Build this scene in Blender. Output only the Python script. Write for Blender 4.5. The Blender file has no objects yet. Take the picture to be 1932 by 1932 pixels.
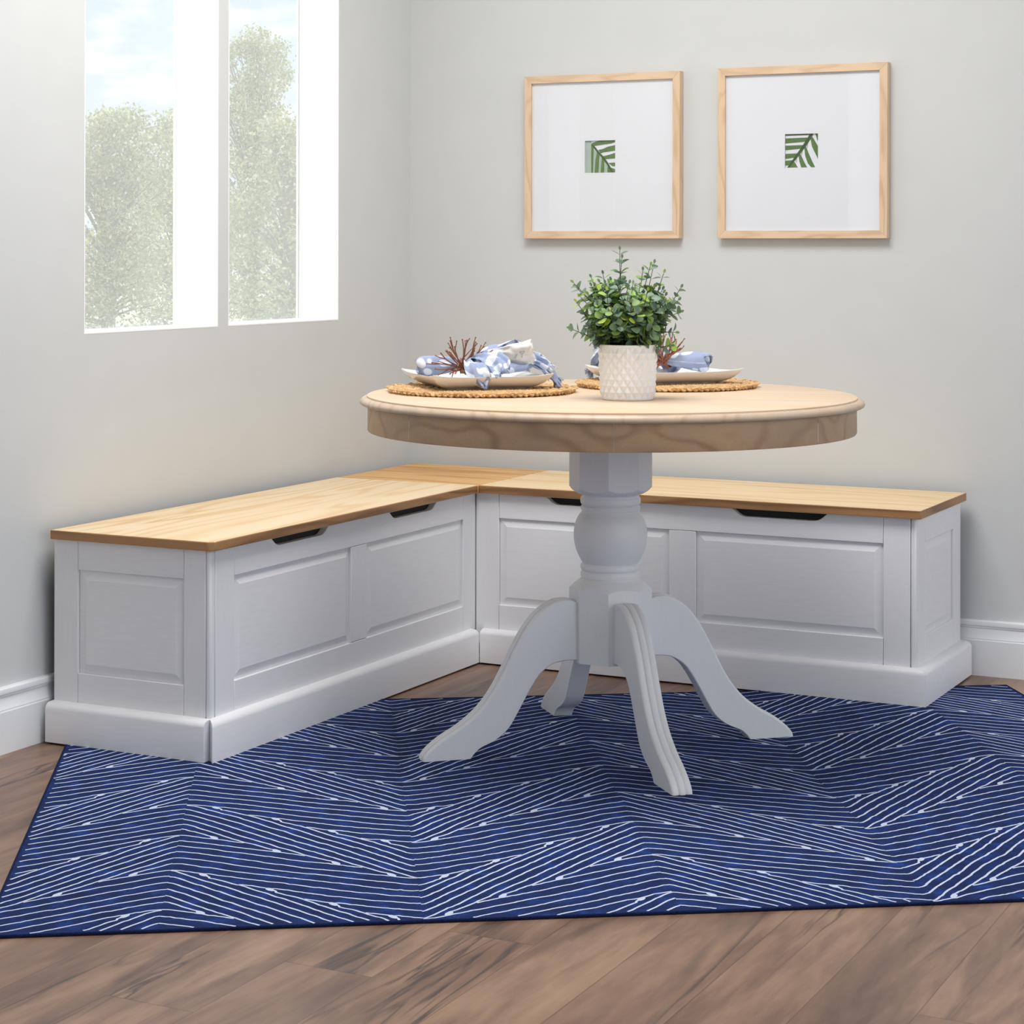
import bpy, bmesh, math, random
from mathutils import Vector, Matrix, noise
R = random.Random
PI = math.pi
col = bpy.context.scene.collection
sc = bpy.context.scene
sin, cos = math.sin, math.cos

# ------------------------------------------------------------------ node helpers
def new_mat(name):
    m = bpy.data.materials.new(name); m.use_nodes = True
    nt = m.node_tree; nt.nodes.clear()
    out = nt.nodes.new('ShaderNodeOutputMaterial')
    b = nt.nodes.new('ShaderNodeBsdfPrincipled')
    nt.links.new(b.outputs[0], out.inputs[0])
    return m, nt, b, out
def setin(nt, sock, v):
    if isinstance(v, bpy.types.NodeSocket): nt.links.new(v, sock)
    elif v is not None: sock.default_value = v
def math_n(nt, op, a, b=None, c=None, clamp=False):
    n = nt.nodes.new('ShaderNodeMath'); n.operation = op; n.use_clamp = clamp
    setin(nt, n.inputs[0], a)
    if b is not None: setin(nt, n.inputs[1], b)
    if c is not None: setin(nt, n.inputs[2], c)
    return n.outputs[0]
def texco(nt, which='Object', scale=(1,1,1), loc=(0,0,0), rot=(0,0,0)):
    t = nt.nodes.new('ShaderNodeTexCoord'); m = nt.nodes.new('ShaderNodeMapping')
    m.inputs['Scale'].default_value = scale; m.inputs['Location'].default_value = loc; m.inputs['Rotation'].default_value = rot
    nt.links.new(t.outputs[which], m.inputs[0]); return m.outputs[0]
def noise_n(nt, vec, scale, detail=4, rough=.5, dist=0., out='Fac'):
    n = nt.nodes.new('ShaderNodeTexNoise'); nt.links.new(vec, n.inputs['Vector'])
    n.inputs['Scale'].default_value = scale; n.inputs['Detail'].default_value = detail
    n.inputs['Roughness'].default_value = rough; n.inputs['Distortion'].default_value = dist
    return n.outputs[out]
def ramp(nt, fac, stops, interp='LINEAR'):
    n = nt.nodes.new('ShaderNodeValToRGB'); n.color_ramp.interpolation = interp
    e = n.color_ramp.elements
    while len(e) < len(stops): e.new(.5)
    for i, (p, c) in enumerate(stops):
        e[i].position = p; e[i].color = (*c, 1) if len(c) == 3 else c
    nt.links.new(fac, n.inputs[0]); return n.outputs[0]
def mix(nt, fac, a, b, mode='MIX'):
    n = nt.nodes.new('ShaderNodeMix'); n.data_type = 'RGBA'; n.blend_type = mode
    setin(nt, n.inputs[0], fac)
    for s, v in ((n.inputs[6], a), (n.inputs[7], b)):
        if isinstance(v, tuple): s.default_value = (*v, 1) if len(v) == 3 else v
        else: nt.links.new(v, s)
    return n.outputs[2]
def bump(nt, h, strength=.2, dist=.001):
    n = nt.nodes.new('ShaderNodeBump'); n.inputs['Strength'].default_value = strength
    n.inputs['Distance'].default_value = dist; nt.links.new(h, n.inputs['Height']); return n.outputs[0]
def srgb(r, g, b):
    f = lambda c: (c/255/12.92 if c <= 10 else ((c/255+.055)/1.055)**2.4)
    return (f(r), f(g), f(b))

def plain(name, c, rough=.5, noise_amt=.03, nscale=30, spec=.5, stretch=(1,1,1), bmp=0.):
    m, nt, b, o = new_mat(name)
    v = texco(nt, 'Object', stretch)
    f = noise_n(nt, v, nscale, 5)
    d = tuple(x*(1-noise_amt) for x in c); l = tuple(min(1, x*(1+noise_amt)) for x in c)
    nt.links.new(ramp(nt, f, [(.3, d), (.7, l)]), b.inputs['Base Color'])
    b.inputs['Roughness'].default_value = rough; b.inputs['Specular IOR Level'].default_value = spec
    if bmp: nt.links.new(bump(nt, f, bmp), b.inputs['Normal'])
    return m

def pine(name, light, mid, dark, stretch, rough=.45, ring=26, scale=3.2, board=None, loc=(0,0,0), contrast=1., rot=(0,0,0), grey=None):
    """stretched contour-line grain; board = (axis, width) varies the tone per glued board"""
    m, nt, b, o = new_mat(name)
    v0 = texco(nt, 'Object', (1,1,1), loc, rot)
    if board:
        sep = nt.nodes.new('ShaderNodeSeparateXYZ'); nt.links.new(v0, sep.inputs[0])
        idx = math_n(nt, 'FLOOR', math_n(nt, 'DIVIDE', sep.outputs[board[0]], board[1]))
        wn = nt.nodes.new('ShaderNodeTexWhiteNoise'); wn.noise_dimensions = '1D'; nt.links.new(idx, wn.inputs['W'])
        va = nt.nodes.new('ShaderNodeVectorMath'); va.operation = 'MULTIPLY_ADD'
        nt.links.new(wn.outputs['Color'], va.inputs[0]); va.inputs[1].default_value = (9, 9, 9); nt.links.new(v0, va.inputs[2])
        v0 = va.outputs[0]; tone = wn.outputs['Value']
    mp = nt.nodes.new('ShaderNodeMapping'); mp.inputs['Scale'].default_value = stretch; nt.links.new(v0, mp.inputs[0])
    v = mp.outputs[0]
    n1 = noise_n(nt, v, scale, 1.5, .4, .25)
    s = math_n(nt, 'SINE', math_n(nt, 'MULTIPLY', n1, ring*6.283))
    s = math_n(nt, 'MULTIPLY_ADD', s, .5, .5)
    s = math_n(nt, 'POWER', s, 3.0)
    msk = noise_n(nt, v, scale*.7, 2)
    msk = math_n(nt, 'MULTIPLY_ADD', msk, 2.2, -.5, clamp=True)
    s = math_n(nt, 'MULTIPLY', s, math_n(nt, 'MULTIPLY_ADD', msk, .8, .25))
    fib = noise_n(nt, v, scale*28, 3, .6)
    f = math_n(nt, 'MULTIPLY_ADD', fib, .35, -.1)
    f = math_n(nt, 'ADD', math_n(nt, 'MULTIPLY', s, .75*contrast), f, clamp=True)
    c = ramp(nt, f, [(0, light), (.45, mid), (1, dark)])
    if board: c = mix(nt, math_n(nt, 'MULTIPLY', tone, .28), c, mid, 'MULTIPLY') if False else mix(nt, math_n(nt, 'MULTIPLY', tone, .35), c, mid)
    if grey:
        g = noise_n(nt, v, scale*1.7, 4, .6)
        g = math_n(nt, 'MULTIPLY_ADD', g, 2.4, -.85, clamp=True)
        c = mix(nt, math_n(nt, 'MULTIPLY', g, .6), c, grey)
    nt.links.new(c, b.inputs['Base Color'])
    b.inputs['Roughness'].default_value = rough
    nt.links.new(bump(nt, f, .08), b.inputs['Normal'])
    return m

M = {}
M['wall'] = plain('wall_paint', srgb(204, 206, 206), .85, .012, 9, .2, bmp=0.)
M['ceiling'] = plain('ceiling_paint', srgb(236, 236, 236), .9, .005, 6)
M['white_trim'] = plain('white_trim_paint', srgb(234, 237, 240), .45, .01, 6)
M['reveal'] = plain('white_reveal_paint', srgb(244, 245, 246), .6, .005, 6)  # whiter than the wall: daylight brightness put into the colour
M['bench_white'] = plain('bench_white_paint', srgb(233, 233, 236), .42, .022, 4, stretch=(5, 5, 45), bmp=.04)
M['bench_whiteV'] = plain('bench_white_paint_upright', srgb(233, 233, 236), .42, .015, 4, stretch=(40, 40, 4), bmp=.03)
M['table_white'] = plain('table_white_paint', srgb(232, 233, 235), .4, .012, 5, stretch=(30, 30, 5), bmp=.02)
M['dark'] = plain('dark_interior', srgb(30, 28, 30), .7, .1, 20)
M['porcelain'] = plain('white_porcelain', srgb(238, 238, 236), .12, .004, 5)
M['pot'] = plain('matte_white_ceramic', srgb(242, 241, 240), .32, .006, 5)
M['soil'] = plain('dark_soil', srgb(50, 40, 34), .95, .4, 90, bmp=.5)
M['stem'] = plain('green_brown_stem', srgb(74, 72, 48), .6, .2, 60)
M['twig'] = plain('brown_beaded_twig', srgb(140, 84, 60), .4, .35, 900, bmp=.6)
M['binding'] = plain('navy_stitched_binding', srgb(22, 32, 68), .9, .5, 420, .1, bmp=.4)
M['card'] = plain('white_mat_board', srgb(225, 227, 233), .8, .004, 8, .1)
M['art_white'] = plain('art_paper', srgb(226, 228, 236), .8, .01, 20, .1)
M['art_pale'] = plain('art_pale_green', srgb(168, 182, 170), .8, .05, 30, .1)
M['art_green'] = plain('art_leaf_green', srgb(94, 122, 72), .7, .22, 160, .1, stretch=(1, 1, 3))
M['art_dark'] = plain('art_leaf_dark_green', srgb(66, 90, 58), .7, .15, 120, .1)
M['print'] = plain('black_print', srgb(70, 70, 74), .8, .02, 20, .1)
M['tag'] = plain('white_cotton', srgb(234, 232, 230), .9, .02, 60, .1)
M['straw'] = plain('woven_straw', srgb(206, 168, 120), .65, .32, 70, .3, bmp=.5)
M['bark'] = plain('grey_bark', srgb(120, 110, 95), .9, .3, 12)
M['lawn'] = plain('lawn_grass', srgb(196, 200, 176), .95, .25, 3)
M['backing'] = plain('brown_backing_board', srgb(120, 100, 80), .8, .1, 30)

Lt, Md, Dk = srgb(238, 217, 184), srgb(228, 197, 152), srgb(206, 160, 106)
M['lid_y'] = pine('pine_seat_long', Lt, Md, Dk, (1, .10, 1), ring=7, scale=8.5, board=(0, .105), contrast=.9)
M['lid_x'] = pine('pine_seat_wide', srgb(236, 211, 172), srgb(225, 191, 142), srgb(200, 152, 96), (.10, 1, 1), ring=7, scale=8.5, board=(1, .105), contrast=.9)
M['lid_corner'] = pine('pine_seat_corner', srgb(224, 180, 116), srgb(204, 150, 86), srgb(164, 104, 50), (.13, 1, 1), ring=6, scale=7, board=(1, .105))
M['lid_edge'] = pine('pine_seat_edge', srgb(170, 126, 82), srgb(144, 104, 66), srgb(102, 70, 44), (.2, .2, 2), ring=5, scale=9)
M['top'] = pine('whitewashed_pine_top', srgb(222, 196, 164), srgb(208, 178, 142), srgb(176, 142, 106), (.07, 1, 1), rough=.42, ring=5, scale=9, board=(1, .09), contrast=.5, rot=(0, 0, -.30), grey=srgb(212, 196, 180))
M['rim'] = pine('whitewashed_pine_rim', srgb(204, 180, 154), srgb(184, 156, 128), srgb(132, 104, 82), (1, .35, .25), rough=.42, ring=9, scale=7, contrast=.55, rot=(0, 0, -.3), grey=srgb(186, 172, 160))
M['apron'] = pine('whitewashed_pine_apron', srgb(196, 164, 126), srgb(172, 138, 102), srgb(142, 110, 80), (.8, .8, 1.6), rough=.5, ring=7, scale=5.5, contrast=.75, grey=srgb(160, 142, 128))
M['frame'] = pine('light_oak_frame', srgb(222, 196, 166), srgb(206, 176, 144), srgb(182, 148, 114), (.2, 1, 1), ring=5, scale=20, contrast=.6)
M['frameV'] = pine('light_oak_frame_upright', srgb(220, 193, 162), srgb(203, 172, 140), srgb(178, 144, 110), (1, 1, .2), ring=5, scale=20, contrast=.6)

def rug_mat():
    m, nt, b, o = new_mat('navy_rug_pile')
    v = texco(nt, 'Object')
    n1 = noise_n(nt, v, 24, 6, .65); n2 = noise_n(nt, texco(nt, 'Object', (1, 1, 1)), 500, 2, .5)
    f = math_n(nt, 'ADD', math_n(nt, 'MULTIPLY', n1, .8), math_n(nt, 'MULTIPLY', n2, .25))
    c = ramp(nt, f, [(.36, srgb(29, 40, 74)), (.55, srgb(31, 48, 96)), (.72, srgb(38, 70, 148))])
    nt.links.new(c, b.inputs['Base Color']); b.inputs['Roughness'].default_value = .95
    b.inputs['Specular IOR Level'].default_value = .1
    nt.links.new(bump(nt, n2, .5, .002), b.inputs['Normal'])
    return m
M['rug'] = rug_mat()
M['rug_line'] = plain('pale_rug_line', srgb(196, 206, 230), .95, .12, 260, .1)

def floor_mat():
    m, nt, b, o = new_mat('walnut_plank_floor')
    v = texco(nt, 'Object')
    sep = nt.nodes.new('ShaderNodeSeparateXYZ'); nt.links.new(v, sep.inputs[0])
    X, Y = sep.outputs[0], sep.outputs[1]
    xs = math_n(nt, 'DIVIDE', math_n(nt, 'SUBTRACT', X, .04), .15)
    row = math_n(nt, 'FLOOR', xs); fx = math_n(nt, 'FRACT', xs)
    ys = math_n(nt, 'DIVIDE', math_n(nt, 'ADD', Y, math_n(nt, 'MULTIPLY_ADD', row, -.236, 4.497)), 1.2)
    cl = math_n(nt, 'FLOOR', ys); fy = math_n(nt, 'FRACT', ys)
    wn = nt.nodes.new('ShaderNodeTexWhiteNoise'); wn.noise_dimensions = '2D'
    cb = nt.nodes.new('ShaderNodeCombineXYZ'); nt.links.new(row, cb.inputs[0]); nt.links.new(cl, cb.inputs[1]); nt.links.new(cb.outputs[0], wn.inputs['Vector'])
    va = nt.nodes.new('ShaderNodeVectorMath'); va.operation = 'MULTIPLY_ADD'
    nt.links.new(wn.outputs['Color'], va.inputs[0]); va.inputs[1].default_value = (11, 11, 0); nt.links.new(v, va.inputs[2])
    mp = nt.nodes.new('ShaderNodeMapping'); mp.inputs['Scale'].default_value = (1, .17, 1); nt.links.new(va.outputs[0], mp.inputs[0])
    g = mp.outputs[0]
    n1 = noise_n(nt, g, 9, 3, .55, .9)
    n2 = noise_n(nt, g, 60, 4, .6, .3)
    mp2 = nt.nodes.new('ShaderNodeMapping'); mp2.inputs['Scale'].default_value = (1, .09, 1); nt.links.new(va.outputs[0], mp2.inputs[0])
    n3 = noise_n(nt, mp2.outputs[0], 7.5, 4, .6, .55)
    f = math_n(nt, 'ADD', math_n(nt, 'MULTIPLY', n1, .75), math_n(nt, 'MULTIPLY', n2, .25))
    c = ramp(nt, f, [(.33, srgb(92, 70, 58)), (.46, srgb(128, 100, 83)), (.56, srgb(154, 123, 102)), (.7, srgb(176, 144, 118))])
    c = mix(nt, math_n(nt, 'MULTIPLY', wn.outputs['Value'], .35), c, srgb(122, 92, 76))
    # dark veins: thin contours of a distorted noise, only in patches
    d = math_n(nt, 'ABSOLUTE', math_n(nt, 'SUBTRACT', n3, .5))
    d = math_n(nt, 'SUBTRACT', 1, math_n(nt, 'MULTIPLY', d, 48), clamp=True)
    pm = math_n(nt, 'MULTIPLY_ADD', noise_n(nt, g, 5.0, 2), 7, -2.95, clamp=True)
    d = math_n(nt, 'MULTIPLY', d, pm)
    c = mix(nt, math_n(nt, 'MULTIPLY', d, .85), c, srgb(54, 44, 42))
    sm = math_n(nt, 'MULTIPLY_ADD', noise_n(nt, g, 6.5, 4, .6, .8), 5, -3.0, clamp=True)
    c = mix(nt, math_n(nt, 'MULTIPLY', sm, .7), c, srgb(100, 84, 76))
    sx = math_n(nt, 'MINIMUM', fx, math_n(nt, 'SUBTRACT', 1, fx)); sy = math_n(nt, 'MINIMUM', fy, math_n(nt, 'SUBTRACT', 1, fy))
    e1 = math_n(nt, 'LESS_THAN', math_n(nt, 'MULTIPLY', sx, .15), .0008); e2 = math_n(nt, 'LESS_THAN', math_n(nt, 'MULTIPLY', sy, 1.2), .0009)
    e = math_n(nt, 'MAXIMUM', e1, e2)
    c = mix(nt, math_n(nt, 'MULTIPLY', e, .6), c, srgb(70, 52, 44))
    nt.links.new(c, b.inputs['Base Color']); b.inputs['Roughness'].default_value = .36
    h = math_n(nt, 'SUBTRACT', math_n(nt, 'MULTIPLY', f, .5), e)
    nt.links.new(bump(nt, h, .25, .0008), b.inputs['Normal'])
    return m
M['floor'] = floor_mat()

def cloth_mat():
    m, nt, b, o = new_mat('blue_printed_cotton')
    v = texco(nt, 'UV', (1, 1, 1))
    vo = nt.nodes.new('ShaderNodeTexVoronoi'); vo.feature = 'F1'; vo.inputs['Scale'].default_value = 3.6
    nt.links.new(v, vo.inputs['Vector'])
    d = vo.outputs['Distance']
    f = ramp(nt, d, [(.0, srgb(150, 166, 204)), (.08, srgb(224, 230, 242)), (.42, srgb(220, 227, 240)), (.47, srgb(124, 142, 184)), (.6, srgb(108, 127, 172))])
    w = noise_n(nt, texco(nt, 'UV', (1, 1, 1)), 130, 2)
    f = mix(nt, math_n(nt, 'MULTIPLY', w, .6), f, srgb(222, 226, 236))
    # faded wrong side of the cloth
    geo = nt.nodes.new('ShaderNodeNewGeometry')
    f = mix(nt, math_n(nt, 'MULTIPLY', geo.outputs['Backfacing'], .55), f, srgb(206, 212, 226))
    nt.links.new(f, b.inputs['Base Color']); b.inputs['Roughness'].default_value = .95; b.inputs['Specular IOR Level'].default_value = .1
    nt.links.new(bump(nt, w, .3, .001), b.inputs['Normal'])
    return m
M['cloth'] = cloth_mat()

def leaf_mat(name, stops, trans=.25, rough=.45):
    m, nt, b, o = new_mat(name)
    g = nt.nodes.new('ShaderNodeNewGeometry')
    c = ramp(nt, g.outputs['Random Per Island'], stops)
    nt.links.new(c, b.inputs['Base Color']); b.inputs['Roughness'].default_value = rough
    t = nt.nodes.new('ShaderNodeBsdfTranslucent'); nt.links.new(c, t.inputs[0])
    mx = nt.nodes.new('ShaderNodeMixShader'); mx.inputs[0].default_value = trans
    nt.links.new(b.outputs[0], mx.inputs[1]); nt.links.new(t.outputs[0], mx.inputs[2]); nt.links.new(mx.outputs[0], o.inputs[0])
    return m
M['euca'] = leaf_mat('eucalyptus_leaf', [(0, srgb(104, 130, 112)), (.4, srgb(128, 154, 130)), (.68, srgb(138, 166, 124)), (.86, srgb(160, 194, 100)), (1, srgb(194, 220, 96))], .32)
M['tree_leaf'] = leaf_mat('tree_leaf', [(0, srgb(124, 132, 92)), (.5, srgb(164, 166, 108)), (.82, srgb(192, 190, 142)), (1, srgb(235, 232, 214))], .4, .6)

def glass_mat(name, haze, hazecol):
    """clear glass with a fine film of dust that catches the light"""
    m, nt, b, o = new_mat(name); nt.nodes.remove(b)
    tr = nt.nodes.new('ShaderNodeBsdfTransparent')
    gl = nt.nodes.new('ShaderNodeBsdfGlossy'); gl.inputs['Roughness'].default_value = .0
    lw = nt.nodes.new('ShaderNodeLayerWeight'); lw.inputs['Blend'].default_value = .5
    fr = math_n(nt, 'MULTIPLY_ADD', math_n(nt, 'POWER', lw.outputs['Facing'], 5), .9, .035)
    m1 = nt.nodes.new('ShaderNodeMixShader'); nt.links.new(fr, m1.inputs[0]); nt.links.new(tr.outputs[0], m1.inputs[1]); nt.links.new(gl.outputs[0], m1.inputs[2])
    last = m1.outputs[0]
    if haze:
        tl = nt.nodes.new('ShaderNodeBsdfTranslucent'); tl.inputs[0].default_value = (*hazecol, 1)
        n = noise_n(nt, texco(nt, 'Object'), 2.0, 2)
        hz = math_n(nt, 'MULTIPLY_ADD', n, .06, haze-.03)
        m2 = nt.nodes.new('ShaderNodeMixShader'); nt.links.new(hz, m2.inputs[0]); nt.links.new(last, m2.inputs[1]); nt.links.new(tl.outputs[0], m2.inputs[2])
        last = m2.outputs[0]
    nt.links.new(last, o.inputs[0]); return m
M['glass'] = glass_mat('picture_glass', 0, None)
M['window_glass'] = glass_mat('dusty_window_glass', .22, (.97, .97, .97))  # glare of the bright outdoors mixed into the pane as haze

# ------------------------------------------------------------------ mesh helpers
class MB:
    def __init__(s): s.v = []; s.f = []; s.mi = []; s.uv = {}
    def add(s, vs, fs, mi=0, uvs=None):
        o = len(s.v); s.v += [tuple(p) for p in vs]
        for f in fs: s.f.append(tuple(i+o for i in f)); s.mi.append(mi)
        if uvs:
            for i, q in enumerate(uvs): s.uv[o+i] = q
        return s
    def box(s, x0, x1, y0, y1, z0, z1, mi=0):
        vs = [(x, y, z) for x in (x0, x1) for y in (y0, y1) for z in (z0, z1)]
        return s.add(vs, [(0, 1, 3, 2), (4, 6, 7, 5), (0, 4, 5, 1), (2, 3, 7, 6), (0, 2, 6, 4), (1, 5, 7, 3)], mi)
    def prism(s, pts, fn, a, b, mi=0):
        """closed 2D outline swept from a to b; fn(p, q, t) -> xyz"""
        n = len(pts); vs = [fn(p, q, a) for p, q in pts]+[fn(p, q, b) for p, q in pts]
        fs = [(i, (i+1) % n, (i+1) % n+n, i+n) for i in range(n)]+[tuple(range(n))[::-1], tuple(range(n, 2*n))]
        return s.add(vs, fs, mi)
    def grid(s, fn, nu, nv, mi=0, closeu=False, closev=False, uv=None):
        vs = []; uvs = []
        for i in range(nu):
            for j in range(nv):
                vs.append(fn(i/(nu-(0 if closeu else 1)), j/(nv-(0 if closev else 1))))
                if uv: uvs.append(uv(i/(nu-1), j/(nv-1)))
        fs = []
        for i in range(nu if closeu else nu-1):
            for j in range(nv if closev else nv-1):
                a, b_ = i, (i+1) % nu; c, d = j, (j+1) % nv
                fs.append((a*nv+c, b_*nv+c, b_*nv+d, a*nv+d))
        return s.add(vs, fs, mi, uvs if uv else None)
    def lathe(s, prof, n=96, cx=0, cy=0, mi=0, cap=True):
        k = len(prof)
        vs = [(cx+r*cos(2*PI*i/n), cy+r*sin(2*PI*i/n), z) for i in range(n) for r, z in prof]
        fs = [(i*k+j, ((i+1) % n)*k+j, ((i+1) % n)*k+j+1, i*k+j+1) for i in range(n) for j in range(k-1)]
        return s.add(vs, fs, mi)
    def tube(s, pts, rad, n=6, mi=0):
        pts = [Vector(p) for p in pts]; m = len(pts); vs = []
        up = Vector((0, 0, 1))
        for i, p in enumerate(pts):
            t = (pts[min(i+1, m-1)]-pts[max(i-1, 0)]).normalized()
            a = t.cross(up)
            if a.length < 1e-3: a = t.cross(Vector((1, 0, 0)))
            a.normalize(); b_ = t.cross(a)
            r = rad[i] if isinstance(rad, (list, tuple)) else rad
            vs += [p+a*r*cos(2*PI*j/n)+b_*r*sin(2*PI*j/n) for j in range(n)]
        fs = [(i*n+j, i*n+(j+1) % n, (i+1)*n+(j+1) % n, (i+1)*n+j) for i in range(m-1) for j in range(n)]
        fs += [tuple(range(n))[::-1], tuple((m-1)*n+j for j in range(n))]
        return s.add(vs, fs, mi)

def root_loc(p):
    l = Vector((0, 0, 0))
    while p is not None: l += p.location; p = p.parent
    return l
def link(name, me, parent=None):
    o = bpy.data.objects.new(name, me); col.objects.link(o)
    if parent: o.parent = parent
    return o
def obj(name, mb, mats, parent=None, smooth=30, bevel=0, local=False, origin=None, seg=2):
    me = bpy.data.meshes.new(name)
    off = Vector((0, 0, 0)) if local else (root_loc(parent) if parent else Vector(origin or (0, 0, 0)))
    me.from_pydata([tuple(Vector(p)-off) for p in mb.v], [], mb.f)
    if not isinstance(mats, (list, tuple)): mats = [mats]
    for m in mats: me.materials.append(M[m])
    if len(mats) > 1: me.polygons.foreach_set('material_index', mb.mi)
    if mb.uv:
        l = me.uv_layers.new(name='UVMap')
        for lp in me.loops: l.data[lp.index].uv = mb.uv.get(lp.vertex_index, (0, 0))
    bm = bmesh.new(); bm.from_mesh(me)
    if not mb.uv: bmesh.ops.recalc_face_normals(bm, faces=bm.faces)
    bm.to_mesh(me); bm.free()
    if smooth:
        me.polygons.foreach_set('use_smooth', [True]*len(me.polygons))
        me.set_sharp_from_angle(angle=math.radians(smooth))
    o = link(name, me, parent)
    if not parent and origin and not local: o.location = origin
    if bevel:
        b = o.modifiers.new('bevel', 'BEVEL'); b.width = bevel; b.segments = seg; b.limit_method = 'ANGLE'; b.angle_limit = math.radians(40)
        b.harden_normals = False
    return o
def tag(o, label=None, cat=None, group=None, kind=None):
    if label: o['label'] = label
    if cat: o['category'] = cat
    if group: o['group'] = group
    if kind: o['kind'] = kind
    return o
def thing(name, label, cat, loc=(0, 0, 0), rz=0, group=None):
    o = link(name, None); o.location = loc; o.rotation_euler = (0, 0, rz); o.empty_display_size = .05
    return tag(o, label, cat, group)
def struct(name, mb, mats, label, cat, **k):
    return tag(obj(name, mb, mats, **k), label, cat, None, 'structure')
def catmull(pts, n):
    out = []; m = len(pts)
    for i in range(m-1):
        p0, p1, p2, p3 = [Vector(pts[max(0, min(m-1, i+k))]) for k in (-1, 0, 1, 2)]
        for j in range(n):
            t = j/n
            out.append(.5*((2*p1)+(p2-p0)*t+(2*p0-5*p1+4*p2-p3)*t*t+(3*p1-p0-3*p2+p3)*t**3))
    out.append(Vector(pts[-1])); return out

# ------------------------------------------------------------------ the room
WT = .13                       # thickness of the window wall
W1 = (-1.4895, -.9695); W2 = (-.919, -.3985); ZS, ZT = .876, 2.12; HT = 2.7
mb = MB(); mb.box(-.3, 5.2, -6.6, .3, -.08, 0)
struct('floor', mb, 'floor', 'brown walnut plank floor with dark veins', 'floor', smooth=0)
mb = MB(); e = .003
ys = [-4.2, W1[0]-e, W1[1]+e, W2[0]-e, W2[1]+e, 0]
mb.box(-WT, 0, ys[0], ys[1], 0, HT); mb.box(-WT, 0, ys[2], ys[3], ZS-e, ZT+e); mb.box(-WT, 0, ys[4], .0, 0, HT)
mb.box(-WT, 0, ys[1], ys[4], 0, ZS-e); mb.box(-WT, 0, ys[1], ys[4], ZT+e, HT)
struct('wall_left', mb, 'wall', 'light grey wall with two tall window openings', 'wall', smooth=0)
mb = MB(); mb.box(-WT, 4.6, 0, .13, 0, HT)
struct('wall_back', mb, 'wall', 'light grey wall behind the long bench', 'wall', smooth=0)
mb = MB(); mb.box(-WT, 4.6, -6.73, -6.6, 0, HT)  # unseen wall, added to block frontal sky light and bounce neutrally
struct('wall_front', mb, 'wall', 'light grey wall behind the viewer', 'wall', smooth=0)
mb = MB(); mb.box(-WT, 4.6, -6.6, .13, HT, HT+.1)  # unseen, added to keep sky light out from above
struct('ceiling', mb, 'ceiling', 'white ceiling above the dining corner', 'ceiling', smooth=0)
for i, (a, b) in enumerate((W1, W2)):
    mb = MB(); t = e
    mb.box(-WT-.002, .0005, a-t, a, ZS-t, ZT+t); mb.box(-WT-.002, .0005, b, b+t, ZS-t, ZT+t)
    mb.box(-WT-.002, .0005, a, b, ZS-t, ZS); mb.box(-WT-.002, .0005, a, b, ZT, ZT+t)
    w = struct('window_%d' % (i+1), mb, 'reveal', ['tall white-lined window opening farther from the corner', 'tall white-lined window opening nearer the corner'][i], 'window', smooth=0)
    g = MB(); g.box(-WT+.004, -WT+.008, a, b, ZS, ZT); obj('window_pane', g, 'window_glass', w, smooth=0)
# baseboards
prof = [(0, 0), (.018, 0), (.018, .088), (.0165, .090), (.0165, .093), (.0145, .097), (.0115, .1075), (.0105, .1175), (.013, .120), (.013, .1225), (.0155, .125), (.0165, .130), (.0155, .1355), (.012, .138), (0, .138)]
mb = MB(); mb.prism(prof, lambda p, q, t: (p, t, q), -4.2, -.0005)
struct('baseboard_left', mb, 'white_trim', 'white moulded baseboard along the window wall', 'baseboard', smooth=25)
mb = MB(); mb.prism(prof, lambda p, q, t: (t, -p, q), .0005, 4.6)
struct('baseboard_back', mb, 'white_trim', 'white moulded baseboard right of the long bench', 'baseboard', smooth=25)

# ------------------------------------------------------------------ storage benches
ZF = .0048                     # benches and table stand on the thin rug
ZL0, ZL1 = .4375, .458         # lid
DX = .4552                     # lid front edge
BF = .440                      # body front face
def raised_panel(fn, a0, a1, z0, z1, inset=.021):
    """recessed border, sloping shoulder, raised field. fn(a, d, z): a along, d depth behind the face"""
    mb = MB()
    ringz = [(0, .0065), (.003, .0065), (inset-.003, .0025), (inset, .0012), (inset+.0015, .0012)]
    vs = []
    for k, d in ringz: vs += [fn(a0+k, d, z0+k), fn(a1-k, d, z0+k), fn(a1-k, d, z1-k), fn(a0+k, d, z1-k)]
    fs = []
    for r in range(len(ringz)-1):
        for i in range(4): j = (i+1) % 4; fs.append((r*4+i, r*4+j, r*4+4+j, r*4+4+i))
    n = len(ringz)*4-4; fs.append((n, n+1, n+2, n+3))
    vs += [fn(a0, .014, z0), fn(a1, .014, z0), fn(a1, .014, z1), fn(a0, .014, z1)]; k = len(vs)-4
    fs += [(i, (i+1) % 4, k+(i+1) % 4, k+i) for i in range(4)]+[(k, k+1, k+2, k+3)]
    return mb.add(vs, fs)
def board(fn, a0, a1, z0, z1, d0=0, d1=.018):
    vs = [fn(a, d, z) for a in (a0, a1) for d in (d0, d1) for z in (z0, z1)]
    return MB().add(vs, [(0, 1, 3, 2), (4, 6, 7, 5), (0, 4, 5, 1), (2, 3, 7, 6), (0, 2, 6, 4), (1, 5, 7, 3)])
def cut_rail(fn, a0, a1, z0, z1, cuts, depth=.0185):
    pts = [(a0, z0), (a1, z0), (a1, z1)]
    for c0, c1 in sorted(cuts, reverse=True):
        w = .036; zb = z1-depth
        prof = [(0, 0), (.10, -.0025), (.3, -.30), (.5, -.62), (.72, -.86), (1, -1)]
        pts += [(c1-w*p, z1+depth*max(q, -1)) for p, q in prof]
        pts += [(c0+w*p, z1+depth*max(q, -1)) for p, q in prof[::-1]]
    pts += [(a0, z1)]
    mb = MB(); mb.prism(pts, lambda p, q, t: fn(p, t, q), 0, .018); return mb
zr0, zr1 = .1525, .3745
g = .0009
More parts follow.
